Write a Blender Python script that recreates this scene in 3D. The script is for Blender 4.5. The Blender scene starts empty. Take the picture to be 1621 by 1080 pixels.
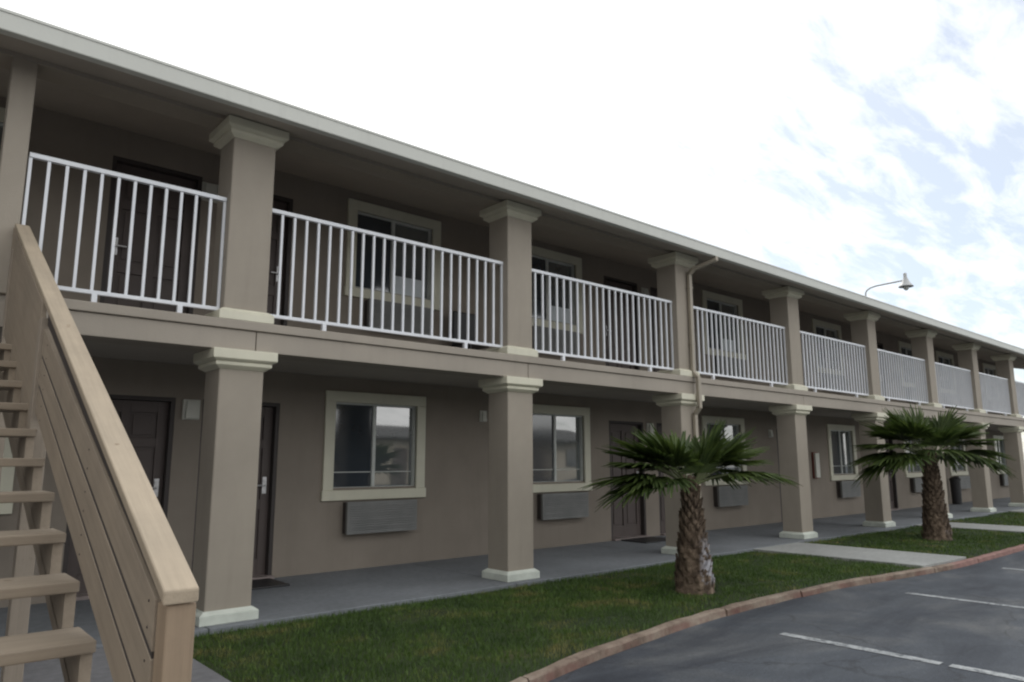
import bpy, math, random
from mathutils import Vector, Matrix
R = math.radians
random.seed(11)
sc = bpy.context.scene
col = sc.collection

# ------------------------------------------------------------------ materials
def new_mat(name):
    m = bpy.data.materials.new(name); m.use_nodes = True
    nt = m.node_tree; b = nt.nodes['Principled BSDF']
    return m, nt, b
def nd(nt, t, **kw):
    n = nt.nodes.new(t)
    for k, v in kw.items():
        if k in n.inputs.keys() if hasattr(n.inputs, 'keys') else False: n.inputs[k].default_value = v
        else: setattr(n, k, v)
    return n
def mapped(nt, scale=(1, 1, 1), obj=True):
    tc = nd(nt, 'ShaderNodeTexCoord'); mp = nd(nt, 'ShaderNodeMapping'); mp.inputs['Scale'].default_value = scale
    nt.links.new(tc.outputs['Object' if obj else 'Generated'], mp.inputs['Vector']); return mp.outputs['Vector']
def noise(nt, vec, scale, detail=4, rough=.55, dist=0):
    n = nd(nt, 'ShaderNodeTexNoise'); n.inputs['Scale'].default_value = scale; n.inputs['Detail'].default_value = detail
    n.inputs['Roughness'].default_value = rough; n.inputs['Distortion'].default_value = dist
    nt.links.new(vec, n.inputs['Vector']); return n.outputs['Fac']
def ramp(nt, fac, stops):
    r = nd(nt, 'ShaderNodeValToRGB'); e = r.color_ramp.elements
    e[0].position, e[0].color = stops[0][0], tuple(stops[0][1]) + (1,)
    e[1].position, e[1].color = stops[1][0], tuple(stops[1][1]) + (1,)
    for p, c in stops[2:]:
        x = e.new(p); x.color = tuple(c) + (1,)
    nt.links.new(fac, r.inputs['Fac']); return r.outputs['Color']
def mix(nt, fac, a, b, mode='MIX'):
    m = nd(nt, 'ShaderNodeMix', data_type='RGBA', blend_type=mode)
    for sock, v in ((m.inputs[0], fac), (m.inputs[6], a), (m.inputs[7], b)):
        if isinstance(v, (int, float)): sock.default_value = v
        elif isinstance(v, tuple): sock.default_value = v + (1,) if len(v) == 3 else v
        else: nt.links.new(v, sock)
    return m.outputs[2]
def bump(nt, b, h, strength, dist=.01):
    n = nd(nt, 'ShaderNodeBump'); n.inputs['Strength'].default_value = strength; n.inputs['Distance'].default_value = dist
    nt.links.new(h, n.inputs['Height']); nt.links.new(n.outputs['Normal'], b.inputs['Normal'])

def plaster(name, c, var=.12, scale=1.1, bstr=.5, grain=120, rough=.9):
    m, nt, b = new_mat(name); v = mapped(nt)
    n1 = noise(nt, v, scale, 6, .6)
    lo = tuple(x * (1 - var) for x in c); hi = tuple(min(1, x * (1 + var)) for x in c)
    c1 = ramp(nt, n1, [(.3, lo), (.7, hi)])
    v2 = mapped(nt, (5, 5, .5)); n2 = noise(nt, v2, 1.6, 5, .6)
    c2 = mix(nt, ramp(nt, n2, [(.52, (0, 0, 0)), (.8, (.28, .28, .28))]), c1, tuple(x * .72 for x in c))
    nt.links.new(c2, b.inputs['Base Color']); b.inputs['Roughness'].default_value = rough
    bump(nt, b, noise(nt, v, grain, 4, .75), bstr, .008); return m
M = {}
M['stucco'] = plaster('taupe_stucco', (.262, .228, .192), .10)
M['column'] = plaster('column_stucco', (.350, .312, .262), .10)
M['beam'] = plaster('beam_paint', (.345, .308, .262), .1, .8, .25, 60, .7)
M['soffit'] = plaster('soffit_board', (.42, .38, .335), .1, .7, .2, 40)
M['cream'] = plaster('cream_trim', (.66, .64, .52), .08, 2, .2, 90, .6)
M['fascia'] = plaster('pale_fascia', (.57, .58, .54), .06, .6, .1, 30, .45)
M['casing'] = plaster('window_casing', (.63, .615, .50), .06, 2, .1, 90, .5)
M['base'] = plaster('pale_base', (.60, .64, .58), .15, 4, .3, 60, .8)
M['roof'] = plaster('roof_felt', (.12, .12, .12), .2, 2, .5, 60)
M['farwall'] = plaster('far_beige_wall', (.50, .45, .37), .08)
M['lamp'] = plaster('grey_lamp_metal', (.55, .57, .58), .1, 4, .1, 60, .4)
M['lampbox'] = plaster('pale_lamp_box', (.62, .62, .56), .06, 8, .1, 60, .5)
M['door'] = plaster('door_paint', (.095, .075, .07), .12, 2, .1, 50, .55)
M['jamb'] = plaster('dark_strip_shade', (.05, .042, .04), .12, 2, .1, 50, .6)
M['sill'] = plaster('door_sill', (.25, .21, .2), .2, 5, .2, 50, .7)
M['darkgrey'] = plaster('dark_plastic', (.02, .02, .022), .15, 5, .1, 50, .5)
M['red'] = plaster('red_paint', (.20, .07, .055), .15, 5, .1, 50, .5)
M['reflection'] = plaster('pale_reflection', (.62, .67, .70), .06, 6, .2, 30, .9)  # pale colour of the reflection painted on the upper panes
M['downspout'] = plaster('downspout_paint', (.34, .30, .24), .1, 2, .1, 40, .5)

def white_metal():
    m, nt, b = new_mat('white_railing_paint'); v = mapped(nt)
    c = ramp(nt, noise(nt, v, 4, 5), [(.3, (.72, .75, .80)), (.7, (.80, .82, .86))])
    nt.links.new(c, b.inputs['Base Color']); b.inputs['Roughness'].default_value = .4; return m
M['white'] = white_metal()
def vinyl():
    m, nt, b = new_mat('white_vinyl'); v = mapped(nt)
    nt.links.new(ramp(nt, noise(nt, v, 6, 3), [(.3, (.5, .53, .5)), (.7, (.6, .62, .6))]), b.inputs['Base Color'])
    b.inputs['Roughness'].default_value = .35; return m
M['vinyl'] = vinyl()
def glass(name, c, ior, rough):
    m, nt, b = new_mat(name); v = mapped(nt)
    nt.links.new(ramp(nt, noise(nt, v, 1.3, 3), [(.3, tuple(x * .7 for x in c)), (.7, c)]), b.inputs['Base Color'])
    b.inputs['IOR'].default_value = ior; b.inputs['Roughness'].default_value = rough
    bump(nt, b, noise(nt, v, 1.1, 1), .25, .012); return m
M['glass'] = glass('reflective_glass', (.13, .15, .155), 3.0, .03)
M['screen'] = glass('screened_glass', (.045, .056, .070), 2.0, .08)
def ac_mat():
    m, nt, b = new_mat('grey_grille'); v = mapped(nt, (1, 1, 1))
    w = nd(nt, 'ShaderNodeTexWave', wave_type='BANDS', bands_direction='Z'); w.inputs['Scale'].default_value = 14; w.inputs['Distortion'].default_value = 0
    nt.links.new(v, w.inputs['Vector'])
    nt.links.new(mix(nt, ramp(nt, noise(nt, v, 3, 4), [(.35, (0, 0, 0)), (.7, (1, 1, 1))]), (.175, .18, .178), (.225, .228, .222)), b.inputs['Base Color'])
    b.inputs['Roughness'].default_value = .5; bump(nt, b, w.outputs['Fac'], .35, .012); return m
M['ac'] = ac_mat()
def steel():
    m, nt, b = new_mat('brushed_nickel'); v = mapped(nt)
    nt.links.new(ramp(nt, noise(nt, v, 20, 3), [(.3, (.5, .5, .5)), (.7, (.7, .7, .72))]), b.inputs['Base Color'])
    b.inputs['Metallic'].default_value = .6; b.inputs['Roughness'].default_value = .35; return m
M['steel'] = steel()
def concrete(name, c, var=.25, joint=None):
    m, nt, b = new_mat(name); v = mapped(nt)
    c1 = ramp(nt, noise(nt, v, .9, 8, .65, .4), [(.3, tuple(x * (1 - var) for x in c)), (.7, tuple(x * (1 + var * .6) for x in c))])
    c2 = ramp(nt, noise(nt, v, 14, 6, .7), [(.3, (.8, .8, .8)), (.7, (1.12, 1.12, 1.12))])
    out = mix(nt, 1.0, c1, c2, 'MULTIPLY')
    nt.links.new(out, b.inputs['Base Color']); b.inputs['Roughness'].default_value = .8
    bump(nt, b, noise(nt, v, 60, 5, .7), .4, .005); return m
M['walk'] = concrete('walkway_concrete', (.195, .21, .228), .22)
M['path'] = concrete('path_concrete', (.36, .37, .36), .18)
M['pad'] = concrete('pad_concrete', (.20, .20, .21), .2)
def curbmat():
    m, nt, b = new_mat('kerb_concrete'); v = mapped(nt); sep = nd(nt, 'ShaderNodeSeparateXYZ'); nt.links.new(v, sep.inputs[0])
    base = ramp(nt, noise(nt, v, 3.5, 7, .7), [(.28, (.09, .06, .045)), (.48, (.23, .175, .135)), (.75, (.36, .31, .25))])
    redc = ramp(nt, noise(nt, v, 6, 6, .7), [(.3, (.20, .105, .09)), (.7, (.34, .20, .175))])
    mp = nd(nt, 'ShaderNodeMapRange'); mp.inputs['From Min'].default_value = 12.9; mp.inputs['From Max'].default_value = 13.2
    nt.links.new(sep.outputs['X'], mp.inputs['Value'])
    wear = ramp(nt, noise(nt, v, 7, 7, .75), [(.34, (.15, .15, .15)), (.46, (1, 1, 1))])
    f = mix(nt, 1.0, mp.outputs[0], wear, 'MULTIPLY')
    # worn red paint left on the face of the nearer stretch
    mz = nd(nt, 'ShaderNodeMapRange'); mz.inputs['From Min'].default_value = -.035; mz.inputs['From Max'].default_value = -.06
    nt.links.new(sep.outputs['Z'], mz.inputs['Value'])
    w2 = ramp(nt, noise(nt, v, 2.5, 6, .7), [(.45, (0, 0, 0)), (.6, (.6, .6, .6))])
    f2 = mix(nt, 1.0, mz.outputs[0], w2, 'MULTIPLY')
    c = mix(nt, f, mix(nt, f2, base, (.17, .07, .06)), redc)
    nt.links.new(c, b.inputs['Base Color']); b.inputs['Roughness'].default_value = .85
    bump(nt, b, noise(nt, v, 40, 6, .7), .6, .01); return m
M['curb'] = curbmat()
def asphalt():
    m, nt, b = new_mat('asphalt'); v = mapped(nt)
    c1 = ramp(nt, noise(nt, v, .55, 8, .62, .6), [(.30, (.026, .033, .046)), (.50, (.052, .061, .076)), (.72, (.12, .124, .126))])
    v2 = mapped(nt, (.35, 1.2, 1)); c2 = ramp(nt, noise(nt, v2, 1.4, 7, .65, .5), [(.35, (.55, .58, .64)), (.66, (1.6, 1.56, 1.48))])
    sp = ramp(nt, noise(nt, v, 85, 3, .8), [(.35, (.6, .6, .6)), (.7, (1.35, 1.35, 1.35))])
    c = mix(nt, 1.0, mix(nt, 1.0, c1, c2, 'MULTIPLY'), sp, 'MULTIPLY')
    vo = nd(nt, 'ShaderNodeTexVoronoi', feature='DISTANCE_TO_EDGE'); vo.inputs['Scale'].default_value = .42
    wv = nd(nt, 'ShaderNodeMix', data_type='VECTOR'); 
    nz = nd(nt, 'ShaderNodeTexNoise'); nz.inputs['Scale'].default_value = 2.2; nz.inputs['Detail'].default_value = 6; nt.links.new(v, nz.inputs['Vector'])
    ad = nd(nt, 'ShaderNodeVectorMath', operation='MULTIPLY_ADD'); ad.inputs[1].default_value = (.6, .6, .6)
    nt.links.new(nz.outputs['Color'], ad.inputs[0]); nt.links.new(v, ad.inputs[2]); nt.links.new(ad.outputs[0], vo.inputs['Vector'])
    cr = ramp(nt, vo.outputs['Distance'], [(.0, (.45, .45, .45)), (.008, (1, 1, 1))])
    c = mix(nt, .8, c, mix(nt, 1.0, c, cr, 'MULTIPLY'))
    nt.links.new(c, b.inputs['Base Color']); b.inputs['Roughness'].default_value = .72
    bump(nt, b, noise(nt, v, 110, 4, .8), .6, .006); return m
M['asphalt'] = asphalt()
def linepaint():
    m, nt, b = new_mat('worn_line_paint'); v = mapped(nt)
    c = ramp(nt, noise(nt, v, 16, 7, .75), [(.38, (.08, .088, .10)), (.50, (.33, .35, .36)), (.7, (.50, .52, .53))])
    nt.links.new(c, b.inputs['Base Color']); b.inputs['Roughness'].default_value = .7; return m
M['line'] = linepaint()
def soil():
    m, nt, b = new_mat('turf_soil'); v = mapped(nt)
    c = ramp(nt, noise(nt, v, 1.6, 7, .65), [(.35, (.016, .030, .008)), (.60, (.032, .050, .012)), (.76, (.11, .09, .04))])
    nt.links.new(c, b.inputs['Base Color']); b.inputs['Roughness'].default_value = .95
    bump(nt, b, noise(nt, v, 50, 5, .7), .8, .02); return m
M['soil'] = soil()
def leafmat(name, lo, hi, dry, scale, dthr=.66, trans=.25):
    m, nt, b = new_mat(name); v = mapped(nt)
    c = ramp(nt, noise(nt, v, scale, 6, .65), [(.32, lo), (dthr - .1, hi), (dthr + .06, dry)])
    at = nd(nt, 'ShaderNodeNewGeometry')
    c = mix(nt, 1.0, c, ramp(nt, at.outputs['Random Per Island'], [(0, (.6, .65, .6)), (1, (1.4, 1.3, 1.3))]), 'MULTIPLY')
    nt.links.new(c, b.inputs['Base Color']); b.inputs['Roughness'].default_value = .6
    tr = nd(nt, 'ShaderNodeBsdfTranslucent'); nt.links.new(c, tr.inputs['Color'])
    ms = nd(nt, 'ShaderNodeMixShader'); ms.inputs[0].default_value = trans
    nt.links.new(b.outputs[0], ms.inputs[1]); nt.links.new(tr.outputs[0], ms.inputs[2])
    nt.links.new(ms.outputs[0], nt.nodes['Material Output'].inputs['Surface']); return m
M['grass'] = leafmat('lawn_grass', (.036, .082, .013), (.082, .150, .024), (.25, .22, .08), 1.5, .64, .2)
M['frond'] = leafmat('palm_frond', (.042, .076, .018), (.10, .150, .034), (.19, .19, .07), 2.5, .74, .3)
M['petiole'] = plaster('palm_petiole', (.13, .15, .07), .2, 5, .2, 40, .6)
def trunkmat(name, TOPW):
    m, nt, b = new_mat(name); v = mapped(nt)
    c = ramp(nt, noise(nt, v, 9, 6, .7), [(.3, (.04, .028, .02)), (.5, (.12, .086, .06)), (.72, (.34, .26, .19))])
    sep = nd(nt, 'ShaderNodeSeparateXYZ'); nt.links.new(v, sep.inputs[0])
    # old whitewash on the lower side facing away from the wall
    ma = nd(nt, 'ShaderNodeMapRange'); ma.inputs['From Min'].default_value = TOPW; ma.inputs['From Max'].default_value = TOPW - .25
    nt.links.new(sep.outputs['Z'], ma.inputs['Value'])
    mb = nd(nt, 'ShaderNodeMapRange'); mb.inputs['From Min'].default_value = .06; mb.inputs['From Max'].default_value = .13
    dp = nd(nt, 'ShaderNodeVectorMath', operation='DOT_PRODUCT'); dp.inputs[1].default_value = (.55, -.83, 0); nt.links.new(v, dp.inputs[0])
    nt.links.new(dp.outputs['Value'], mb.inputs['Value'])
    mc = nd(nt, 'ShaderNodeMapRange'); mc.inputs['From Min'].default_value = .10; mc.inputs['From Max'].default_value = .16
    nt.links.new(sep.outputs['Z'], mc.inputs['Value'])
    w = ramp(nt, noise(nt, v, 13, 5, .7), [(.47, (0, 0, 0)), (.53, (.9, .9, .9))])
    f = mix(nt, 1.0, mix(nt, 1.0, mix(nt, 1.0, ma.outputs[0], mb.outputs[0], 'MULTIPLY'), mc.outputs[0], 'MULTIPLY'), w, 'MULTIPLY')
    c = mix(nt, f, c, (.55, .55, .60))
    nt.links.new(c, b.inputs['Base Color']); b.inputs['Roughness'].default_value = .9
    bump(nt, b, noise(nt, v, 60, 5, .7), .7, .01); return m
M['trunk'] = trunkmat('palm_trunk_whitewashed', .66); M['trunk2'] = trunkmat('palm_trunk_boots', .22)
def wood(name, c, slope=0.0):
    m, nt, b = new_mat(name); v0 = mapped(nt)
    rot = nd(nt, 'ShaderNodeVectorRotate', rotation_type='X_AXIS'); rot.inputs['Angle'].default_value = -slope; nt.links.new(v0, rot.inputs['Vector'])
    mpg = nd(nt, 'ShaderNodeMapping'); mpg.inputs['Scale'].default_value = (22, .9, 22); nt.links.new(rot.outputs[0], mpg.inputs['Vector']); v = mpg.outputs[0]
    g = noise(nt, v, 1.6, 8, .7, .15)
    c1 = ramp(nt, g, [(.28, tuple(x * .84 for x in c)), (.5, c), (.75, tuple(x * 1.12 for x in c))])
    v2 = mapped(nt); c2 = ramp(nt, noise(nt, v2, 2.2, 7, .7), [(.35, (.9, .9, .9)), (.68, (1.08, 1.07, 1.06))])
    out = mix(nt, 1.0, c1, c2, 'MULTIPLY')
    kn = ramp(nt, noise(nt, v2, 9, 4, .6), [(.24, (.5, .42, .35)), (.3, (1, 1, 1))])
    out = mix(nt, 1.0, out, kn, 'MULTIPLY')
    nt.links.new(out, b.inputs['Base Color']); b.inputs['Roughness'].default_value = .8
    bump(nt, b, g, .35, .006); return m
M['wood'] = wood('weathered_painted_wood', (.31, .258, .20), math.atan(.462))
M['woodcap'] = wood('worn_handrail_wood', (.385, .32, .24), math.atan(.497))
M['woodpost'] = wood('bare_post_wood', (.33, .25, .175))
# the newel's grain runs upwards
def wood_up():
    m = M['woodpost'].copy(); m.name = 'upright_post_wood'
    for n in m.node_tree.nodes:
        if n.type == 'MAPPING' and abs(n.inputs['Scale'].default_value[0] - 22) < .1: n.inputs['Scale'].default_value = (22, 22, .9)
    return m
M['woodup'] = wood_up()
M['woodpale'] = M['woodup'].copy(); M['woodpale'].name = 'weathered_upright_wood'
for n in M['woodpale'].node_tree.nodes:
    if n.type == 'VALTORGB' and n.color_ramp.elements[1].color[0] < .6 and len(n.color_ramp.elements) == 3:
        for e, k in zip(n.color_ramp.elements, (.88, 1, 1.1)): e.color = (.31 * k, .265 * k, .215 * k, 1)
def wood_x():
    m = M['wood'].copy(); m.name = 'tread_wood'
    for n in m.node_tree.nodes:
        if n.type == 'VECTOR_ROTATE': n.inputs['Angle'].default_value = 0
    for n in m.node_tree.nodes:
        if n.type == 'MAPPING' and abs(n.inputs['Scale'].default_value[0] - 22) < .1: n.inputs['Scale'].default_value = (.9, 22, 22)
    return m
M['woodx'] = wood_x()

# ------------------------------------------------------------------ mesh helpers
class MB:
    def __init__(s): s.v = []; s.f = []
    def add(s, vs, fs):
        o = len(s.v); s.v += [tuple(v) for v in vs]; s.f += [tuple(i + o for i in f) for f in fs]; return s
    def box(s, x0, x1, y0, y1, z0, z1):
        return s.add([(x0, y0, z0), (x1, y0, z0), (x1, y1, z0), (x0, y1, z0), (x0, y0, z1), (x1, y0, z1), (x1, y1, z1), (x0, y1, z1)],
                     [(0, 3, 2, 1), (4, 5, 6, 7), (0, 1, 5, 4), (1, 2, 6, 5), (2, 3, 7, 6), (3, 0, 4, 7)])
    def frustum(s, a, b):  # a, b = (x0,x1,y0,y1,z)
        vs = [(a[0], a[2], a[4]), (a[1], a[2], a[4]), (a[1], a[3], a[4]), (a[0], a[3], a[4]), (b[0], b[2], b[4]), (b[1], b[2], b[4]), (b[1], b[3], b[4]), (b[0], b[3], b[4])]
        return s.add(vs, [(0, 3, 2, 1), (4, 5, 6, 7), (0, 1, 5, 4), (1, 2, 6, 5), (2, 3, 7, 6), (3, 0, 4, 7)])
    def prism(s, poly, axis, a, b):  # poly: 2D list; axis 'x': (y,z) extruded a..b ; 'z': (x,y)
        n = len(poly)
        mk = (lambda p, t: (t, p[0], p[1])) if axis == 'x' else ((lambda p, t: (p[0], p[1], t)) if axis == 'z' else (lambda p, t: (p[0], t, p[1])))
        vs = [mk(p, a) for p in poly] + [mk(p, b) for p in poly]
        return s.add(vs, [tuple(range(n)), tuple(range(2 * n - 1, n - 1, -1))] + [(i, (i + 1) % n + 0, (i + 1) % n + n, i + n)[::-1] for i in range(n)])
    def tube(s, pts, rad, n=10, cap=True):
        pts = [Vector(p) for p in pts]; rs = rad if isinstance(rad, (list, tuple)) else [rad] * len(pts)
        o = len(s.v); up = Vector((0.13, .31, 1)).normalized()
        for i, p in enumerate(pts):
            t = (pts[min(i + 1, len(pts) - 1)] - pts[max(i - 1, 0)]).normalized()
            a = t.cross(up)
            if a.length < .1: a = t.cross(Vector((1, 0, 0)))
            a.normalize(); b = t.cross(a)
            for k in range(n):
                an = 2 * math.pi * k / n; s.v.append(tuple(p + (a * math.cos(an) + b * math.sin(an)) * rs[i]))
        for i in range(len(pts) - 1):
            for k in range(n):
                k2 = (k + 1) % n; s.f.append((o + i * n + k, o + i * n + k2, o + (i + 1) * n + k2, o + (i + 1) * n + k))
        if cap:
            s.f.append(tuple(o + k for k in range(n))[::-1]); s.f.append(tuple(o + (len(pts) - 1) * n + k for k in range(n)))
        return s
    def mesh(s, name):
        me = bpy.data.meshes.new(name); me.from_pydata(s.v, [], s.f); me.validate(); me.update(); return me
    def build(s, name, mat, parent=None, bevel=0, smooth=False, kind=None, origin=None):
        vs = s.v
        if origin: s.v = [(v[0] - origin[0], v[1] - origin[1], v[2] - origin[2]) for v in vs]
        me = s.mesh(name); me.materials.append(mat); o = bpy.data.objects.new(name, me); col.objects.link(o)
        bpy_bm_fix(me)
        if origin: o.location = origin
        if parent is not None:
            o.parent = parent
            if origin:
                w = Vector(origin) - world_loc(parent); o.location = w
            else: o.location = -world_loc(parent)
        if bevel:
            b = o.modifiers.new('bevel', 'BEVEL'); b.width = bevel; b.segments = 2; b.limit_method = 'ANGLE'
        if smooth:
            for p in me.polygons: p.use_smooth = True
        if kind: o['kind'] = kind
        return o
def world_loc(o):
    l = Vector(o.location)
    while o.parent is not None: o = o.parent; l = l + Vector(o.location)
    return l
import bmesh
def bpy_bm_fix(me):
    if len(me.polygons) > 20000: return
    bm = bmesh.new(); bm.from_mesh(me); bmesh.ops.recalc_face_normals(bm, faces=bm.faces); bm.to_mesh(me); bm.free()
def empty(name, loc, label=None, cat=None, group=None):
    o = bpy.data.objects.new(name, None); col.objects.link(o); o.location = loc; o.empty_display_size = .3
    tag(o, label, cat, group); return o
def tag(o, label=None, cat=None, group=None, kind=None):
    if label: o['label'] = label
    if cat: o['category'] = cat
    if group: o['group'] = group
    if kind: o['kind'] = kind
    return o

# ------------------------------------------------------------------ dimensions
CS = [3.874, 7.330, 10.821, 14.309, 17.774, 21.180, 24.504, 27.867, 31.25, 34.65]
CW, CD = .413, .375
WY = 2.10                # wall plane
XL, XR = -4.0, 36.3      # ends of the building
FL = 2.68                # upper floor level
SOF = lambda y: 4.56 + (y + .42) * .2262   # sloped soffit

bld = empty('motel_building', (XL, 0, 0), 'long two storey taupe stucco motel with square columns and white balcony railings', 'building')

# ---- openings
LW = [(1.12, 2.66), (5.98, 7.55), (9.45, 11.02), (14.42, 16.0), (19.9, 21.45), (24.62, 26.12), (28.28, 29.86), (33.0, 34.55)]
UWn = [(.95, 2.47), (6.20, 7.77), (9.30, 10.88), (14.63, 16.18), (19.5, 21.08), (24.95, 26.42), (28.0, 29.6), (32.7, 34.3)]
LD = [(3.16, 4.13), (4.43, 5.37), (11.55, 12.53), (12.93, 13.90), (17.40, 18.36), (22.98, 23.95)]
UD = [(3.27, 4.25), (4.46, 5.41), (11.50, 12.48), (12.88, 13.86), (17.5, 18.45), (22.9, 23.85)]
CAS = .145
def wall_level(x0, x1, z0, z1, ops):
    m = MB(); ops = sorted(ops); x = x0
    for a, b, lo, hi in ops:
        m.box(x, a, WY, WY + .2, z0, z1)
        if lo > z0: m.box(a, b, WY, WY + .2, z0, lo)
        if hi < z1: m.box(a, b, WY, WY + .2, hi, z1)
        x = b
    m.box(x, x1, WY, WY + .2, z0, z1); return m
lops = [(a + CAS - .02, b - CAS + .02, .90 + CAS, 2.31 - CAS) for a, b in LW] + [(a, b, .0, 2.11) for a, b in LD]
uops = [(a + CAS - .02, b - CAS + .02, 3.62 + CAS, 5.01 - CAS) for a, b in UWn] + [(a, b, FL, 4.80) for a, b in UD]
wl = wall_level(XL, XR, -.12, 2.52, lops); wu = wall_level(XL, XR, 2.52, SOF(WY) + .03, uops)
wl.v += []; n0 = len(wl.v); wl.add(wu.v, wu.f)
wl.box(XR - .2, XR, WY + .2, 9.8, -.12, 5.1).box(XL, XL + .2, WY + .2, 9.8, -.12, 5.1).box(XL + .2, XR - .2, 9.6, 9.8, -.12, 5.1)
wl.prism([(WY + .2, 5.1), (9.8, 5.1), (5.95, 5.93)], 'x', XR - .18, XR - .02)
wl.build('wall', M['stucco'], bld)

# ---- columns
def column(x, z0, z1, zc, base_top, overhang_front=True):
    m = MB(); m.box(x, x + CW, 0, CD, z0, zc)
    c = m.build('column', M['column'], bld, bevel=.012, origin=(x, 0, z0))
    h = z1 - zc; e1, e2 = .055, .092
    k = MB()
    k.frustum((x - .004, x + CW + .004, -.004, CD + .004, zc - .012), (x - e1, x + CW + e1, -e1, CD + e1, zc + .022))
    k.box(x - e1, x + CW + e1, -e1, CD + e1, zc + .022, zc + .055)
    k.frustum((x - e1, x + CW + e1, -e1, CD + e1, zc + .055), (x - e2, x + CW + e2, -e2, CD + e2, zc + .078))
    k.box(x - e2, x + CW + e2, -e2, CD + e2, zc + .078, z1)
    k.build('capital', M['cream'], c, bevel=.006)
    b = MB(); e = .052
    b.box(x - e, x + CW + e, -e, CD + e, z0, base_top - .02)
    b.frustum((x - e, x + CW + e, -e, CD + e, base_top - .02), (x - .006, x + CW + .006, -.006, CD + .006, base_top + .012))
    b.build('base', M['base'] if z0 < 1 else M['cream'], c, bevel=.006)
    return c
for i, x in enumerate(CS):
    column(x, 0, 2.402, 2.235, .10)
    column(x, FL, 4.627, 4.47, FL + .10)
# slim timber post at the stair opening
MB().box(2.10, 2.27, .06, .23, FL, 4.66).build('post', M['column'], bld, bevel=.008)

# ---- beam, deck, header, soffit, roof
seg = [XL] + [x + CW * .75 for x in CS] + [XR]
bm_ = MB()
for a, b in zip(seg[:-1], seg[1:]): bm_.box(a + .004, b - .004, -.03, .30, 2.402, 2.592)
bm_.build('beam', M['beam'], bld, bevel=.006)
MB().box(XL, 1.0, -.055, WY, 2.596, FL).box(1.0, 2.30, .10, WY, 2.597, FL).box(2.30, XR, -.055, WY, 2.596, FL).build('upper_deck', M['beam'], bld, bevel=.008)
MB().box(XL + .1, XR - .1, .31, WY, 2.50, 2.592).build('lower_ceiling', M['soffit'], bld)
MB().box(XL + .02, XR - .02, .05, .33, 4.627, 4.80).build('header_beam', M['beam'], bld)
MB().prism([(-.42, SOF(-.42)), (WY + .02, SOF(WY + .02)), (WY + .02, SOF(WY + .02) + .05), (-.42, SOF(-.42) + .05)], 'x', XL - .3, XR + .5).build('soffit', M['soffit'], bld)
rz = 4.70
MB().prism([(-.42, 4.615), (WY + .1, SOF(WY) + .07), (5.95, 5.92), (9.8, 5.12), (10.3, 4.9), (10.3, 5.0), (5.95, 6.02), (-.44, 4.695)], 'x', XL - .3, XR + .5).build('roof', M['roof'], bld)
# ogee gutter in front of the fascia board
g = MB().prism([(-.42, 4.545), (-.49, 4.547), (-.496, 4.553), (-.503, 4.68), (-.511, 4.684), (-.511, 4.705), (-.503, 4.709), (-.42, 4.700)], 'x', XL - .32, XR + .52)
g.build('gutter', M['fascia'], bld)

# ---- downspout beside the third column
ds = MB()
def strap(m, pts, w=.075, t=.055):
    # rectangular pipe along points
    for p, q in zip(pts[:-1], pts[1:]):
        p, q = Vector(p), Vector(q); d = (q - p).normalized(); a = Vector((1, 0, 0)) if abs(d.x) < .9 else Vector((0, 1, 0))
        s1 = (a - d * a.dot(d)).normalized() * w / 2; s2 = d.cross(s1).normalized() * t / 2
        e = d * .018; vs = [c + i * s1 + j * s2 for c in (p - e, q + e) for i, j in ((-1, -1), (1, -1), (1, 1), (-1, 1))]
        m.add(vs, [(0, 1, 2, 3), (7, 6, 5, 4), (0, 4, 5, 1), (1, 5, 6, 2), (2, 6, 7, 3), (3, 7, 4, 0)])
strap(ds, [(11.24, -.465, 4.60), (11.24, -.465, 4.50), (11.12, -.13, 4.40), (11.12, -.045, 4.33), (11.12, -.045, 2.75)])
strap(ds, [(11.12, -.045, 2.75), (11.12, -.13, 2.66), (11.12, -.135, 2.20), (11.12, -.045, 2.10), (11.12, -.045, .16), (11.12, -.16, .05)])
d_ = ds.build('downspout', M['downspout'], bld, bevel=.01)
cl = MB()
for z in (4.1, 3.2, 1.7, .7): cl.box(11.07, 11.17, -.076, -.003, z, z + .02)
cl.build('bracket', M['downspout'], d_)

# ---- balcony railings
BAL = .128
far = MB()
bays = [(2.28, CS[0])] + [(CS[i] + CW, CS[i + 1]) for i in range(len(CS) - 1)]
first_b = None
bays_c = bays
for bi, (a, b) in enumerate(bays_c):
    m = MB(); a += .004; b -= .004
    m.box(a, b, .088, .122, 2.772, 2.806)
    L = b - a
    for t in ((.21, .81) if L > 2.5 else (.35, .78)):
        m.box(a + L * t - .022, a + L * t + .022, .083, .127, FL, 2.775)
    rl = m.build('railing', M['white'], bld, bevel=.004)
    MB().box(a, b, .082, .128, 3.832, 3.872).build('top_rail', M['white'], rl, bevel=.004)
    n = max(2, round(L / BAL)) + (bi == 0)
    me = None
    for k in range(n):
        x = a + .012 + (L - .024) * k / (n - 1)
        if bi < 4 and k < 24:
            if first_b is None:
                first_b = MB().box(-.0118, .0118, -.0118, .0118, 2.80, 3.838).mesh('baluster'); first_b.materials.append(M['white'])
            o = bpy.data.objects.new('baluster', first_b); col.objects.link(o); o.parent = rl
            o.location = Vector((x, .105, 0)) - world_loc(rl)
        else:
            far.box(x - .0145, x + .0145, .092, .118, 2.80, 3.838)
# railing round the far end of the balcony
er = MB().box(XR - .085, XR - .055, .13, WY, 2.775, 2.803).box(XR - .088, XR - .052, .095, .131, FL, 3.834).build('railing', M['white'], bld)
MB().box(XR - .09, XR - .05, .09, WY, 3.835, 3.87).build('top_rail', M['white'], er)
for k in range(15): far.box(XR - .08, XR - .06, .2 + k * .128, .22 + k * .128, 2.80, 3.838)
far.build('balusters', M['white'], bld, kind='stuff')

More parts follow.
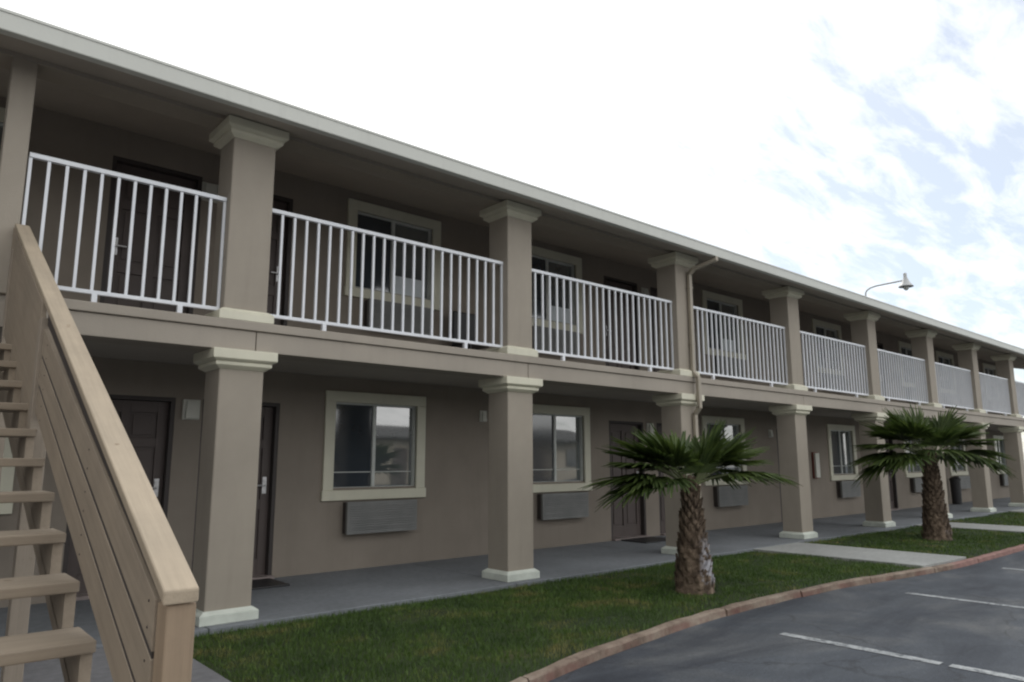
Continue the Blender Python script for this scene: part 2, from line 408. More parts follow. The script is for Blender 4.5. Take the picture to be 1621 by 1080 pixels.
# ---- windows
def window(x0, x1, z0, z1, reflection=False, rng=None):
    c = CAS; y = WY
    f = MB()
    f.box(x0, x1, y - .035, y + .005, z1 - c, z1).box(x0 - .015, x1 + .015, y - .05, y + .005, z0, z0 + c * .9)
    f.box(x0, x0 + c, y - .035, y + .005, z0 + c * .9, z1 - c).box(x1 - c, x1, y - .035, y + .005, z0 + c * .9, z1 - c)
    w = f.build('window', M['casing'], bld, bevel=.006)
    a, b, lo, hi = x0 + c - .012, x1 - c + .012, z0 + c * .9 - .01, z1 - c + .012
    mid = (a + b) / 2 - .02; fr = MB(); y0, y1 = y + .03, y + .10; t = .035
    fr.box(a, b, y0, y1, lo, lo + t + .012).box(a, b, y0, y1, hi - t, hi).box(a, a + t, y0, y1, lo + t + .012, hi - t).box(b - t, b, y0, y1, lo + t + .012, hi - t)
    fr.box(mid - .025, mid + .025, y0 - .006, y1, lo + t + .012, hi - t)
    fr.build('frame', M['vinyl'], w, bevel=.004)
    if z0 < 2: MB().box(a + t, mid - .026, y + .048, y + .054, lo + .235, lo + .247).box(mid + .026, b - t, y + .066, y + .074, lo + .235, lo + .247).build('reflected_bar', M['vinyl'], w)  # pale bars standing in for a line reflected across the panes
    MB().box(a + t, mid - .025, y + .055, y + .065, lo + t + .012, hi - t).build('screen', M['screen'], w)
    MB().box(mid + .025, b - t, y + .075, y + .085, lo + t + .012, hi - t).build('pane', M['glass'], w)
    if reflection:
        cz = lo + t + .02
        MB().box(mid + .06, b - t - .05, y + .066, y + .072, cz, cz + .26).build('reflection_patch', M['reflection'], w)  # pale sheet standing in for a bright reflection on the glass
    return w
for i, (a, b) in enumerate(LW): window(a, b, .885, 2.31)
for i, (a, b) in enumerate(UWn): window(a, b, 3.615, 5.005, reflection=i in (1, 2, 3))
def air_con(x0, x1, z0, z1):
    o = MB().box(x0 + .01, x1 - .01, WY - .10, WY, z0 + .01, z1 - .008).build('air_conditioner', M['jamb'], bld, bevel=.006)
    g = MB().box(x0, x1, WY - .15, WY - .10, z0, z1)
    for k in range(11): g.box(x0 + .04, x1 - .04, WY - .157, WY - .1495, z0 + .05 + k * .03, z0 + .062 + k * .03)
    g.build('grille', M['ac'], o, bevel=.006)
for a, b in LW: air_con(a + .30, b - .20, .455, .868)
for a, b in UWn: air_con(a + .30, b - .20, 3.185, 3.598)

# ---- doors
def door(x0, x1, z0, z1, hinge_left=True):
    t = .045; y = WY + .09
    j = MB().box(x0, x0 + t, WY + .005, WY + .19, z0, z1 - .001).box(x1 - t, x1 - .001, WY + .005, WY + .19, z0, z1 - .001).box(x0 + t, x1 - t, WY + .005, WY + .19, z1 - t, z1 - .001)
    a, b, lo, hi = x0 + t + .002, x1 - t - .002, z0 + .03, z1 - t - .002
    d = MB(); W = b - a; H = hi - lo
    # six-panel leaf: stiles and rails proud of sunk panels
    xs = [a, a + .11, (a + b) / 2 - .045, (a + b) / 2 + .045, b - .11, b]
    zs = [lo, lo + .20, lo + .78, lo + .90, lo + 1.52, lo + 1.62, hi - .13, hi]
    for (p, q) in ((0, 1), (2, 3), (4, 5)): d.box(xs[p], xs[q], y, y + .05, lo, hi)
    for (p, q) in ((1, 2), (3, 4)):
        for (r, s) in ((0, 1), (2, 3), (4, 5), (6, 7)): d.box(xs[p], xs[q], y + .001, y + .05, zs[r], zs[s])
        for (r, s) in ((1, 2), (3, 4), (5, 6)):
            d.box(xs[p], xs[q], y + .022, y + .05, zs[r], zs[s])
            d.frustum
            d.box(xs[p] + .035, xs[q] - .035, y + .008, y + .022, zs[r] + .035, zs[s] - .035)
    o = d.build('door', M['door'], bld, bevel=.003)
    j.build('jamb', M['jamb'], o)
    MB().box(x0 + .002, x1 - .002, WY - .09, WY + .19, z0, z0 + .035).build('threshold', M['sill'], o, bevel=.004)
    hx = b - .07 if hinge_left else a + .07; hz = z0 + 1.10
    h = MB().box(hx - .025, hx + .025, y - .012, y, hz - .10, hz + .10).tube([(hx, y - .012, hz), (hx, y - .05, hz)], .012, 8)
    s = -1 if hinge_left else 1
    h.tube([(hx, y - .045, hz), (hx + s * .11, y - .045, hz)], .010, 8).tube([(hx, y - .012, hz + .06), (hx, y - .022, hz + .06)], .02, 12)
    h.build('handle', M['steel'], o)
    return o
for i, (a, b) in enumerate(LD): door(a, b, 0, 2.11, hinge_left=True)
for i, (a, b) in enumerate(UD): door(a, b, FL, 4.80, hinge_left=(i % 2 == 1))

# ---- wall lamps (small square boxes by the doors)
def wall_lamp(x, z, w=.19, h=.23, d=.10):
    o = MB().box(x - w / 2, x + w / 2, WY - .03, WY, z - h / 2, z + h / 2).build('wall_lamp', M['lampbox'], bld, bevel=.005)
    MB().frustum((x - w / 2 + .02, x + w / 2 - .02, WY - d * .8, WY - .03, z - h / 2 + .012), (x - w / 2 + .035, x + w / 2 - .035, WY - d * .6, WY - .03, z + h / 2 - .02)).build('diffuser', M['lampbox'], o, bevel=.006)
for x, z in ((4.30, 1.98), (12.71, 1.98), (4.34, 4.62), (12.68, 4.62)): wall_lamp(x, z)
for x, z in ((8.62, 2.07), (17.1, 2.0), (27.4, 2.0)): wall_lamp(x, z, .13, .17, .09)

# ---- extinguisher cabinet on the wall past the fourth column
cab = MB().box(19.0, 19.22, WY - .05, WY, .95, 1.59).build('cabinet', M['red'], bld, bevel=.006)
MB().box(19.015, 19.205, WY - .10, WY - .05, .975, 1.565).build('cabinet_door', M['lampbox'], cab, bevel=.004)

# ------------------------------------------------------------------ yard lamp standing on the roof edge
lamp = empty('yard_lamp', (16.6, -.5, 4.69), 'small grey gooseneck lamp with flared shade reaching out over the gutter of the roof', 'lamp')
MB().tube([(16.6, -.49, 4.66), (16.6, -.50, 4.78), (16.6, -.53, 4.83), (16.6, -.60, 4.868), (16.6, -.72, 4.888), (16.6, -.95, 4.895), (16.6, -1.18, 4.90), (16.6, -1.27, 4.90)], .016, 10).build('arm', M['lamp'], lamp, smooth=True)
n = 20; mm = MB()
prof = [(.0, 5.045), (.028, 5.045), (.034, 5.03), (.034, 4.96), (.045, 4.93), (.075, 4.86), (.115, 4.80), (.135, 4.775), (.135, 4.765), (.105, 4.79), (.06, 4.85), (.0, 4.90)]
def lathe(m, prof, cx, cy, n=20):
    o = len(m.v)
    for r, z in prof:
        for k in range(n): a = 2 * math.pi * k / n; m.v.append((cx + r * math.cos(a), cy + r * math.sin(a), z))
    for i in range(len(prof) - 1):
        for k in range(n): k2 = (k + 1) % n; m.f.append((o + i * n + k, o + i * n + k2, o + (i + 1) * n + k2, o + (i + 1) * n + k))
    return m
lathe(mm, prof, 16.6, -1.28).build('lamp_shade', M['lamp'], lamp, smooth=True)
lathe(MB(), [(.0, 4.86), (.03, 4.85), (.05, 4.80), (.055, 4.76), (.045, 4.72), (.02, 4.695), (0, 4.69)], 16.6, -1.28, 16).build('bulb_globe', M['vinyl'], lamp, smooth=True)

# ------------------------------------------------------------------ timber stair
st = empty('wooden_staircase', (1.6, -4.5, -.02), 'weathered timber stairs with open treads and plank guard rising to the upper balcony', 'stairs')
SL = .463; RUN = .34; RISE = RUN * SL
XI = 2.24                                # inner face of the guard boards
TZ = lambda y: 1.02 + (y + 3.2) * SL     # tread top at its nosing
XA = 1.02                                # left edge of the flight
k0 = -6
for k in range(k0, 10):
    yn = -3.72 + k * RUN; zt = TZ(yn)
    if zt > FL - .05 or zt < .06: continue
    MB().box(XA, XI - .004, yn, yn + .285, zt - .042, zt).build('tread', M['woodx'], st, bevel=.006)
def stringer(x0, x1, notched=True):
    pts = []; ks = [k for k in range(k0, 10) if .06 < TZ(-3.72 + k * RUN) < FL - .05]
    top = []
    for k in ks:
        yn = -3.72 + k * RUN; zt = TZ(yn) - .0425
        top += [(yn + .025, zt - RISE + .0), (yn + .025, zt)]
    y0 = top[0][0]; top[0] = (y0, -.02)
    ye = -3.72 + ks[-1] * RUN + RUN + .02; ze = TZ(-3.72 + ks[-1] * RUN) - .0425
    poly = top + [(ye, ze), (ye, ze - .30), (y0 + .46, -.02)]
    m = MB()
    # split the notched outline into convex pieces: lower bar + saw teeth
    zl = lambda y: TZ(y - .03) - .0425 - RISE - .02
    ya = y0 + .10
    b0 = [(ya, zl(ya)), (ye, zl(ye)), (ye, zl(ye) - .17), (ya, max(zl(ya) - .17, -.02))]
    m.prism(b0, 'x', x0, x1)
    for k in ks:
        yn = -3.72 + k * RUN + .025; zt = TZ(-3.72 + k * RUN) - .0425
        m.prism([(yn, max(zt - RISE - .015, -.02)), (yn, zt), (yn + RUN - .001, zt), (yn + RUN - .001, max(zl(yn + RUN) - .01, -.01))], 'x', x0 + .001, x1 - .001)
    m.build('stringer', M['woodup'] if False else M['wood'], st)
stringer(2.192, 2.232); stringer(1.06, 1.10)
def slope_board(name, x0, x1, ya, yb, zb, h, s, mat, bevel=.005, vert_ends=True):
    f = lambda y: zb + (y + 3.2) * s
    return MB().prism([(ya, f(ya)), (yb, f(yb)), (yb, f(yb) + h), (ya, f(ya) + h)], 'x', x0, x1).build(name, mat, st, bevel=bevel)
NY = -4.43                                # front of the newel
MBY = -1.86
for zb, me_, xo in ((1.04, .06, .0), (1.208, .03, .0), (1.376, 0, .0)): slope_board('guard_board', XI + xo, XI + .038 + xo, NY + .095, MBY + me_, zb, .147, .462, M['wood'], .003)
for k in range(2): slope_board('shade_strip', XI + .003, XI + .030, NY + .10, MBY, 1.186 + .168 * k, .023, .462, M['jamb'], 0)  # dark strips standing in for the shadow lines between boards
slope_board('shade_strip', XI + .014, XI + .032, NY + .10, MBY, 1.522, .085, .480, M['jamb'], 0)  # dark strip standing in for the shade under the handrail
sw = 0
for zb in (1.04, 1.208, 1.376):
    for y in (NY + .15, -3.3, MBY - .18):
        for dz in (.035, .11):
            zz = zb + (y + 3.2) * .462 + dz
            MB().tube([(XI - .002, y, zz), (XI + .004, y, zz)], .004, 8).build('screw', M['jamb'], st)
# boards of the upper run of the guard, fixed on the inner side of the posts
slope_board('guard_panel', XI - .012, XI + .016, MBY + .08, .04, .80, .800, .497, M['wood'])
MB().box(XI - .02, XI + .07, MBY - .01, MBY + .08, -.1, 2.20).build('guard_post', M['woodpale'], st, bevel=.005)
MB().box(XI - .02, XI + .07, -.12, -.06, -.1, 3.0).build('guard_post', M['woodpale'], st, bevel=.005)
MB().box(XI + .006, XI + .088, NY, NY + .09, -.1, .992).build('newel_post', M['woodup'], st, bevel=.006)
cf = lambda y: 1.645 + (y + 3.2) * .497
MB().prism([(NY - .015, cf(NY) - .04), (.0, cf(0) - .04), (.0, cf(0)), (NY - .015, cf(NY))], 'x', XI - .010, XI + .088).build('handrail', M['woodcap'], st, bevel=.006)

# ------------------------------------------------------------------ ground
AZ = -.10
MB().add([(-150, -150, AZ), (200, -150, AZ), (200, 150, AZ), (-150, 150, AZ)], [(0, 1, 2, 3)]).build('parking_lot', M['asphalt'], kind='structure')
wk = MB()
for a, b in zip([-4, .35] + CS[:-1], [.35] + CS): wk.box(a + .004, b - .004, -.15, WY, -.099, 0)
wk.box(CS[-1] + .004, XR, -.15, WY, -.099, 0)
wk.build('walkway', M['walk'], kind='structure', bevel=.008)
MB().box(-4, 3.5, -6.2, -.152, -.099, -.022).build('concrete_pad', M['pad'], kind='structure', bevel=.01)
# kerb line
KP = [(3.5, -3.35), (4.99, -2.87), (5.62, -2.72), (6.41, -2.60), (7.51, -2.46), (8.89, -2.41), (10.48, -2.47), (11.89, -2.68), (13.09, -2.81), (15, -2.82), (17.3, -2.78), (22, -2.75), (30, -2.75), (37, -2.75)]
def ky(x):
    for (xa, ya), (xb, yb) in zip(KP[:-1], KP[1:]):
        if xa <= x <= xb:
            t = (x - xa) / (xb - xa); return ya + (yb - ya) * t
    return KP[-1][1]
def kys(x): return (ky(max(3.5, x - .4)) + ky(x) + ky(min(37, x + .4))) / 3
kb = MB(); x = 3.5; kr = random.Random(3)
while x < 36.5:
    L = 1.5; xb = min(x + L, 37); n = 6; o = len(kb.v)
    for i in range(n + 1):
        xx = x + .006 + (xb - x - .012) * i / n; y = kys(xx) + kr.uniform(-.006, .006); zt = -.03 + kr.uniform(-.006, .006)
        kb.v += [(xx, y - .04, AZ - .02), (xx, y - .034 + kr.uniform(-.01, .01), zt - .014), (xx, y - .018, zt), (xx, y + .042, zt), (xx, y + .055, AZ - .02)]
    for i in range(n):
        for j in range(4): kb.f.append((o + i * 5 + j, o + (i + 1) * 5 + j, o + (i + 1) * 5 + j + 1, o + i * 5 + j + 1))
    kb.f.append(tuple(o + j for j in range(5))); kb.f.append(tuple(o + n * 5 + j for j in range(5)))
    x = xb
kb.build('kerb', M['curb'], kind='structure')
PATHS = [(12.40, 13.85), (18.95, 20.3), (25.6, 26.9)]
for a, b in PATHS:
    m = MB(); n = 8
    m.prism([(a, -.152), (a, kys(a) + .068), ((a + b) / 2, kys((a + b) / 2) + .068), (b, kys(b) + .068), (b, -.152)], 'z', -.097, -.008)
    m.build('path', M['path'], kind='structure', bevel=.006)
# lawn strips with blades
lawns = [(3.5, 12.40), (13.85, 18.95), (20.3, 25.6), (26.9, 36.5)]
gz = lambda x, y: -.042 + .012 * math.sin(x * 1.7 + y) * math.sin(y * 2.3 - x * .6)
for a, b in lawns:
    m = MB(); nx = int((b - a) / .15); ny = 16
    for i in range(nx + 1):
        xx = a + (b - a) * i / nx; y1 = kys(xx) + .05
        for j in range(ny + 1):
            yy = -.152 + (y1 + .152) * j / ny; m.v.append((xx, yy, gz(xx, yy) if 0 < j < ny and 0 < i < nx else -.05))
    for i in range(nx):
        for j in range(ny): q = i * (ny + 1) + j; m.f.append((q, q + ny + 1, q + ny + 2, q + 1))
    m.build('lawn', M['soil'], kind='structure', smooth=True)
gr = random.Random(5); gv = []; gf = []
def blade(x, y, h, w):
    an = gr.uniform(0, 2 * math.pi); dx, dy = math.cos(an) * w, math.sin(an) * w
    lx, ly = gr.uniform(-.6, .6) * h, gr.uniform(-.6, .6) * h; z = gz(x, y) - .004; o = len(gv)
    gv.extend([(x - dx, y - dy, z), (x + dx, y + dy, z), (x + lx * .5 + dx * .7, y + ly * .5 + dy * .7, z + h * .65), (x + lx * .5 - dx * .7, y + ly * .5 - dy * .7, z + h * .65), (x + lx, y + ly, z + h)])
    gf.append((o, o + 1, o + 2, o + 3)); gf.append((o + 3, o + 2, o + 4))
def clump(x, y): # thin patches in the turf
    return math.sin(x * 2.1 + 1.3 * math.sin(y * 3.1)) * math.sin(y * 2.7 + .8 * math.sin(x * 1.3)) 
for a, b, den, sc_ in ((3.5, 7.5, 3600, 1.), (7.5, 12.4, 2600, 1.25), (13.85, 18.95, 1200, 1.8), (20.3, 25.6, 500, 2.6), (26.9, 36, 250, 3.4)):
    N = int((b - a) * 2.6 * den)
    for _ in range(N):
        x = gr.uniform(a + .01, b - .01); yk = kys(x) + .055; y = gr.uniform(yk - .015, -.16)
        edge = min(y - yk, 1)
        if edge < .35 and gr.random() < (.55 - edge) * (1.1 if clump(x, y) > -.2 else .5): continue
        if (x - 8.62) ** 2 + (y + 1.68) ** 2 < .25 ** 2 * gr.uniform(.8, 1.9) or (x - 16.5) ** 2 + (y + 1.45) ** 2 < .28 ** 2 * gr.uniform(.8, 1.9): continue
        c = clump(x, y)
        if c > .72 and gr.random() < .5: continue
        blade(x, y, gr.uniform(.022, .048) * (1 - .25 * max(c, 0)), .0022 * sc_ * gr.uniform(.8, 1.5))
me = bpy.data.meshes.new('grass'); me.from_pydata(gv, [], gf); me.update(); me.materials.append(M['grass'])
go = bpy.data.objects.new('grass', me); col.objects.link(go); tag(go, 'short mown grass growing on the lawn strips beside the walkway', 'grass', kind='stuff')

# parking lines
for x, y0, gaps in ((7.72, -3.2, True), (10.61, -3.13, False), (13.65, -3.25, False), (16.6, -3.2, False), (19.55, -3.2, False), (22.5, -3.2, False)):
    m = MB(); z = AZ + .004
    for a, b in (((y0, -4.47), (-4.53, -8.2)) if gaps else ((y0, -8.2),)):
        n = 12; o = len(m.v); rr = random.Random(int(x * 10))
        for i in range(n + 1):
            y = a + (b - a) * i / n; m.v += [(x - .05 + rr.uniform(-.006, .006), y, z), (x + .05 + rr.uniform(-.006, .006), y, z)]
        for i in range(n): m.f.append((o + 2 * i, o + 2 * i + 1, o + 2 * i + 3, o + 2 * i + 2))
    m.build('parking_line', M['line'], kind='structure')

# ------------------------------------------------------------------ palms
def fan(m, base, d, up, Rr, nseg, droop, rng, spread=150):
    # costapalmate blade: pleated segments radiating from base, tips splitting and drooping
    d = d.normalized(); side = d.cross(up).normalized(); nrm = side.cross(d).normalized()
    for i in range(nseg):
        t = (i / (nseg - 1) - .5) * 2; an = R(spread / 2) * t + rng.uniform(-.05, .05); droop_i = droop * rng.uniform(.45, 1.0)
        L = Rr * (1 - .30 * abs(t) ** 1.5) * rng.uniform(.78, 1.1)
        dr = d * math.cos(an) + side * math.sin(an)
        w = side * math.cos(an) - d * math.sin(an)
        base_w = .006; wmax = Rr * R(spread) / nseg * .72
        cup = nrm * (.20 * abs(t))
        prev = None; o = len(m.v); S = 5
        for s in range(S + 1):
            u = s / S
            wd = base_w + (wmax - base_w) * (u / .55 if u < .55 else max(0.04, 1 - (u - .55) / .45))
            p = base + dr * L * u + cup * L * u * (1 - .4 * u) + Vector((0, 0, -1)) * droop_i * L * u ** 2.6
            fold = nrm * wd * .45
            m.v += [tuple(p - w * wd + fold * .0), tuple(p - fold), tuple(p + w * wd + fold * .0)]
        for s in range(S):
            q = o + s * 3
            m.f += [(q, q + 1, q + 4, q + 3), (q + 1, q + 2, q + 5, q + 4)]
def palm(x, y, zc, rb, rt, fr, label, seed, Rscale=1., tm='trunk'):
    rng = random.Random(seed)
    root = empty('palm_tree', (x, y, -.05), label, 'palm tree', 'fan palms on the lawn')
    m = MB(); zs = [0, .04, .12, .3, .55, .8, zc - .12, zc]; H = zc
    prof = [(rb * 1.22, 0), (rb * 1.14, .05), (rb * 1.04, .15), (rb * .84, .35 * H), (rb * .42 + rt * .42, .6 * H), (rt * .92, .82 * H), (rt * .72, H), (.01, H + .06)]
    m.v = []; lathe(m, [(r, z - .05) for r, z in prof], x, y, 24)
    def rad(z):
        for (r0, z0), (r1, z1) in zip(prof[:-1], prof[1:]):
            if z0 <= z <= z1: return r0 + (r1 - r0) * (z - z0) / (z1 - z0 + 1e-6)
        return rt
    rows = int(H / .062)
    for r in range(rows):            # leaf boots in a diamond lattice
        z = .07 + r * .062; rr = rad(z); nb = max(9, int(2 * math.pi * rr / .11))
        for k in range(nb):
            a = 2 * math.pi * (k + .5 * (r % 2)) / nb + rng.uniform(-.05, .05)
            if rng.random() < .06: continue
            out = Vector((math.cos(a), math.sin(a), 0)); tv = Vector((-math.sin(a), math.cos(a), 0))
            c = Vector((x, y, z - .05)) + out * (rr - .008); w = math.pi * rr / nb * rng.uniform(.75, .98); h = .085 * rng.uniform(.8, 1.25)
            pr = (.026 + .02 * (z / H)) * rng.uniform(.7, 1.5)
            tip = c + out * pr + Vector((0, 0, h)) + tv * rng.uniform(-.012, .012)
            m.add([c - tv * w, c - Vector((0, 0, .035)), c + tv * w, tip - tv * w * .45, tip + tv * w * .45, c + out * pr * .75 - Vector((0, 0, .005)), tip - out * .022],
                  [(0, 1, 5), (1, 2, 5), (0, 5, 3), (5, 2, 4), (5, 4, 3), (3, 4, 6), (0, 3, 6), (2, 6, 4)])
    m.build('trunk', M[tm], root, origin=(x, y, -.05))
    for az, el, pl, fr_r, droop in fr:
        az = R(az + rng.uniform(-4, 4)); e = R(el)
        hd = Vector((math.cos(az), math.sin(az), 0)); d0 = hd * math.cos(e) + Vector((0, 0, 1)) * math.sin(e)
        base = Vector((x, y, zc - .10)) + hd * rt * .6
        pts = []; sag = .16 if el < 60 else .03
        for s in range(7):
            u = s / 6; pts.append(base + d0 * pl * u + Vector((0, 0, -1)) * sag * pl * u * u)
        td = (pts[-1] - pts[-2]).normalized()
        pm = MB().tube(pts, [.016 - .009 * s / 6 for s in range(7)], 6)
        fm = MB(); up = Vector((0, 0, 1)) if abs(td.z) < .9 else -hd
        if el > 55: up = (-hd + Vector((0, 0, .25))).normalized()
        fan(fm, pts[-1], td - Vector((0, 0, .12 if el < 50 else 0)), up, fr_r * Rscale, 46, droop, rng, 175)
        f = fm.build('frond', M['frond'], root, origin=tuple(base))
        pm.build('petiole', M['petiole'], f)
# screen-right at the palm is roughly azimuth -50..-35; towards camera about -140
fr1 = [(-44, 24, .55, .64, .30), (-34, 36, .48, .56, .2), (144, 22, .45, .76, .22), (152, 14, .42, .66, .35), (160, 34, .48, .60, .2),
       (108, 34, .42, .58, .2), (62, 32, .42, .58, .2), (15, 30, .42, .58, .25), (-60, 26, .42, .50, .35), (185, 22, .32, .46, .4),
       (-20, 50, .42, .62, .08), (150, 48, .44, .64, .08), (60, 55, .38, .62, .08), (-46, 54, .40, .60, .08), (-5, 42, .44, .62, .1), (-100, 60, .16, .44, .15), (110, 58, .34, .60, .08), (170, 58, .30, .58, .08), (-58, 68, .26, .54, .08),
       (-30, 42, .48, .60, .1), (140, 40, .48, .64, .1), (75, 44, .44, .62, .1), (35, 46, .44, .62, .1), (125, 44, .44, .64, .1), (0, 22, .45, .54, .3), (165, 20, .45, .54, .3), (130, 64, .26, .56, .08), (-25, 64, .28, .56, .08)]
palm(8.62, -1.68, 1.22, .182, .085, fr1, 'short fan palm with whitewashed lower trunk nearer the wooden stairs', 21)
fr2 = [(-40, 18, .72, .72, .2), (-28, 30, .66, .68, .2), (-56, 10, .58, .62, .35), (150, 14, .68, .72, .25), (138, 4, .64, .68, .4), (164, 28, .62, .68, .2), (145, 28, .66, .72, .15),
       (110, 30, .55, .66, .25), (60, 30, .55, .66, .25), (12, 32, .6, .66, .25), (-95, 24, .34, .50, .4), (-150, 28, .36, .54, .4), (0, 14, .66, .62, .35), (172, 12, .64, .62, .35), (-48, 34, .62, .70, .15),
       (-10, 50, .58, .66, .1), (172, 50, .56, .66, .1), (80, 60, .48, .66, .1), (-48, 48, .56, .66, .1), (-120, 56, .30, .52, .15), (35, 46, .56, .68, .12), (130, 48, .58, .70, .12), (-80, 50, .42, .60, .15), (75, 78, .40, .60, .05),
       (-20, 40, .64, .66, .15), (155, 40, .64, .68, .15), (110, 60, .45, .62, .1), (-30, 62, .45, .62, .1), (-60, 12, .60, .60, .5), (128, 16, .66, .70, .3), (95, 48, .5, .66, .1)]
palm(16.5, -1.45, 1.55, .205, .115, fr2, 'taller fan palm with plain dark brown trunk farther along the lawn', 33, 1.1, 'trunk2')

# ------------------------------------------------------------------ slim dark bin on the far walkway
tc_ = lathe(MB(), [(0, 0), (.12, 0), (.14, .02), (.15, .74), (.165, .75), (.165, .80), (.12, .84), (.05, .86), (0, .86)], 27.9, 1.85, 20)
o = tc_.build('litter_bin', M['darkgrey'], smooth=False, origin=(27.9, 1.85, 0))
tag(o, 'slim dark litter bin standing on the walkway against the far wall', 'litter bin')

for (x0, x1, lab) in ((4.50, 5.30, 'dark doormat at the door just right of the first front column'), (11.66, 12.46, 'dark doormat at the brown door behind the near palm')):
    o = MB().box(x0, x1, 1.42, 1.98, .002, .022).build('doormat', M['darkgrey'], bevel=.006)
    tag(o, lab, 'doormat', 'doormats on the walkway')
ch = empty('chair', (8.1, 1.7, FL), 'black low chair on the upper balcony beside the second column', 'chair')
MB().box(7.86, 8.34, 1.45, 1.90, 3.05, 3.10).build('seat', M['darkgrey'], ch, bevel=.02)
MB().box(7.87, 8.33, 1.86, 1.90, 3.10, 3.60).build('backrest', M['darkgrey'], ch, bevel=.02)
for lx in (7.88, 8.29):
    for ly in (1.47, 1.86): MB().box(lx, lx + .03, ly, ly + .03, FL + .001, 3.05).build('leg', M['darkgrey'], ch)
# ------------------------------------------------------------------ facing wing across the lot (what the window glass reflects)
fw = empty('facing_building', (0, -29, -.1), 'long low beige building across the parking lot, mirrored in the window glass', 'building')
MB().box(-40, 46, -37, -29, -.1, 3.0).build('wall', M['farwall'], fw)
MB().prism([(-28.4, 2.95), (-33, 3.9), (-37.6, 2.95), (-37.6, 2.8), (-28.4, 2.8)], 'x', -41, 47).build('roof', M['roof'], fw)
for k in range(14):
    x0 = -36 + k * 6
    w = MB().box(x0, x0 + 1.5, -28.96, -28.9, .9, 2.3).build('window', M['screen'], fw)
    MB().box(x0 + 2.4, x0 + 3.4, -28.97, -28.9, -.05, 2.1).build('door', M['door'], fw)

# ------------------------------------------------------------------ camera
cam = bpy.data.cameras.new('camera'); co = bpy.data.objects.new('camera', cam); col.objects.link(co)
yaw, pitch, roll = -.7175, .1637, -.0016
r = Vector((math.cos(yaw), math.sin(yaw), 0)); f = Vector((-math.sin(yaw) * math.cos(pitch), math.cos(yaw) * math.cos(pitch), math.sin(pitch))); u = r.cross(f)
r2 = r * math.cos(roll) + u * math.sin(roll); u2 = -r * math.sin(roll) + u * math.cos(roll)
mt = Matrix((r2, u2, -f)).transposed().to_4x4(); mt.translation = (1.5773, -6.6703, 1.3921)
co.matrix_world = mt
cam.sensor_width = 36; cam.lens = 36 * 1147.8 / 1621; cam.clip_end = 2000; cam.clip_start = .05
sc.camera = co

# ------------------------------------------------------------------ light
SUN_EL, SUN_AZ = 44, 25      # azimuth measured from +y towards +x: behind the building
sd = Vector((math.sin(R(SUN_AZ)) * math.cos(R(SUN_EL)), math.cos(R(SUN_AZ)) * math.cos(R(SUN_EL)), math.sin(R(SUN_EL))))
sl = bpy.data.lights.new('sun', 'SUN'); so = bpy.data.objects.new('sun', sl); col.objects.link(so)
sl.energy = 1.0; sl.angle = R(12); sl.color = (1, .96, .9)
so.rotation_euler = sd.to_track_quat('Z', 'Y').to_euler()
w = bpy.data.worlds.new('World'); sc.world = w; w.use_nodes = True; nt = w.node_tree
bg = nt.nodes['Background']
sky = nd(nt, 'ShaderNodeTexSky', sky_type='NISHITA'); sky.sun_disc = False; sky.sun_elevation = R(SUN_EL); sky.sun_rotation = R(SUN_AZ)
tc = nd(nt, 'ShaderNodeTexCoord'); gen = tc.outputs['Generated']
# thin broken overcast: project directions on a cloud deck so that streaks flatten towards the horizon
sep = nd(nt, 'ShaderNodeSeparateXYZ'); nt.links.new(gen, sep.inputs[0])
mz = nd(nt, 'ShaderNodeMath', operation='MAXIMUM'); mz.inputs[1].default_value = 0; nt.links.new(sep.outputs['Z'], mz.inputs[0])
az_ = nd(nt, 'ShaderNodeMath', operation='ADD'); az_.inputs[1].default_value = .16; nt.links.new(mz.outputs[0], az_.inputs[0])
dv = nd(nt, 'ShaderNodeVectorMath', operation='DIVIDE'); nt.links.new(gen, dv.inputs[0])
cb = nd(nt, 'ShaderNodeCombineXYZ')
for i in range(3): nt.links.new(az_.outputs[0], cb.inputs[i])
nt.links.new(cb.outputs[0], dv.inputs[1])
mp = nd(nt, 'ShaderNodeMapping'); mp.inputs['Scale'].default_value = (1.0, 2.6, 1); mp.inputs['Rotation'].default_value = (0, 0, R(-20)); nt.links.new(dv.outputs[0], mp.inputs['Vector'])
n1 = noise(nt, mp.outputs[0], 3.6, 10, .62, .3)
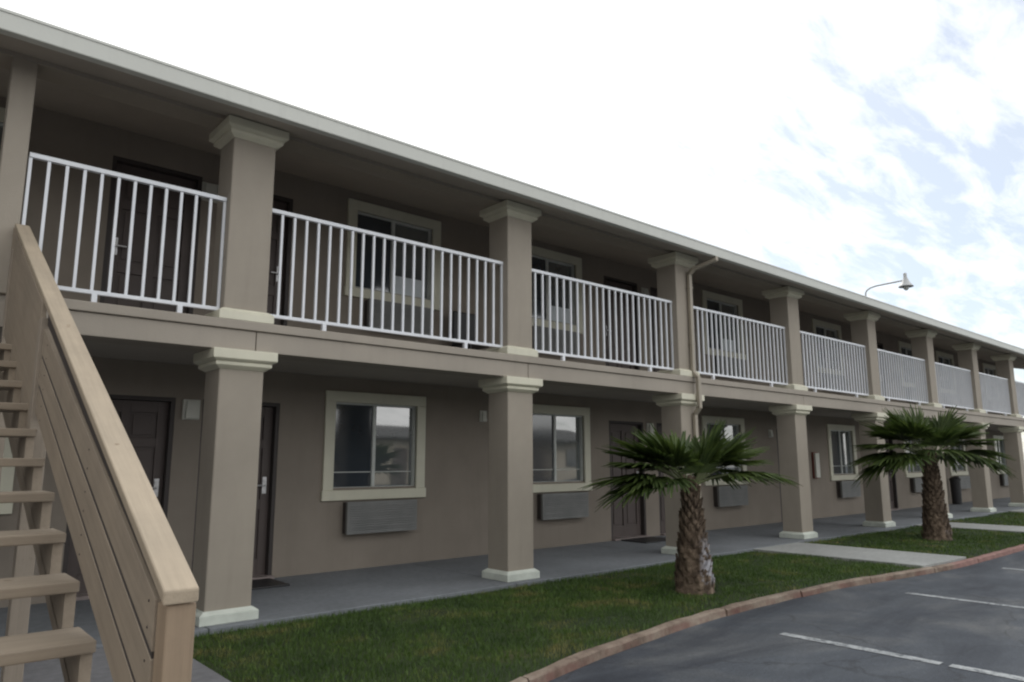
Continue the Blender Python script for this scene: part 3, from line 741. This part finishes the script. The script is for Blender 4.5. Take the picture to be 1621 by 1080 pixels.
# the overcast thins out towards the east
dt = nd(nt, 'ShaderNodeVectorMath', operation='DOT_PRODUCT'); nt.links.new(gen, dt.inputs[0]); dt.inputs[1].default_value = (1, .1, .1)
dx = nd(nt, 'ShaderNodeMath', operation='MAXIMUM'); dx.inputs[1].default_value = 0; nt.links.new(dt.outputs['Value'], dx.inputs[0])
dq = nd(nt, 'ShaderNodeMath', operation='POWER'); dq.inputs[1].default_value = 2; nt.links.new(dx.outputs[0], dq.inputs[0])
ml = nd(nt, 'ShaderNodeMath', operation='MULTIPLY_ADD'); ml.inputs[1].default_value = -.50; ml.inputs[2].default_value = .13; nt.links.new(dq.outputs[0], ml.inputs[0])
ad = nd(nt, 'ShaderNodeMath', operation='ADD'); nt.links.new(n1, ad.inputs[0]); nt.links.new(ml.outputs[0], ad.inputs[1])
mask = ramp(nt, ad.outputs[0], [(.08, (.31, .31, .31)), (.57, (1, 1, 1))])
skc = mix(nt, 1.0, sky.outputs[0], (.86, .90, .92), 'MULTIPLY')
# unseen sky brightened south, dimmed west to light column fronts; glow round the sun
d2 = nd(nt, 'ShaderNodeVectorMath', operation='DOT_PRODUCT'); nt.links.new(gen, d2.inputs[0]); d2.inputs[1].default_value = (.55, -.45, .0)
m2 = nd(nt, 'ShaderNodeMath', operation='MULTIPLY_ADD'); m2.inputs[1].default_value = .8; m2.inputs[2].default_value = .85; nt.links.new(d2.outputs['Value'], m2.inputs[0])
d3 = nd(nt, 'ShaderNodeVectorMath', operation='DOT_PRODUCT'); nt.links.new(gen, d3.inputs[0]); d3.inputs[1].default_value = (sd.x, sd.y, sd.z)
m3 = nd(nt, 'ShaderNodeMath', operation='MAXIMUM'); m3.inputs[1].default_value = 0; nt.links.new(d3.outputs['Value'], m3.inputs[0])
m4 = nd(nt, 'ShaderNodeMath', operation='POWER'); m4.inputs[1].default_value = 4; nt.links.new(m3.outputs[0], m4.inputs[0])
m5 = nd(nt, 'ShaderNodeMath', operation='MULTIPLY_ADD'); m5.inputs[1].default_value = .9; nt.links.new(m4.outputs[0], m5.inputs[0]); nt.links.new(m2.outputs[0], m5.inputs[2])
cc = nd(nt, 'ShaderNodeVectorMath', operation='SCALE'); cc.inputs[0].default_value = (9.9, 9.9, 9.8); nt.links.new(m5.outputs[0], cc.inputs['Scale'])
cl_ = mix(nt, mask, skc, cc.outputs[0])
nt.links.new(cl_, bg.inputs['Color']); bg.inputs['Strength'].default_value = .1

sc.view_settings.view_transform = 'Standard'; sc.view_settings.look = 'None'; sc.view_settings.gamma = 1; sc.view_settings.exposure = .36
sc.render.engine = 'CYCLES'; sc.cycles.pixel_filter_type = 'BLACKMAN_HARRIS'; sc.cycles.filter_width = 2.2
sc.cycles.max_bounces = 8; sc.cycles.use_denoising = True
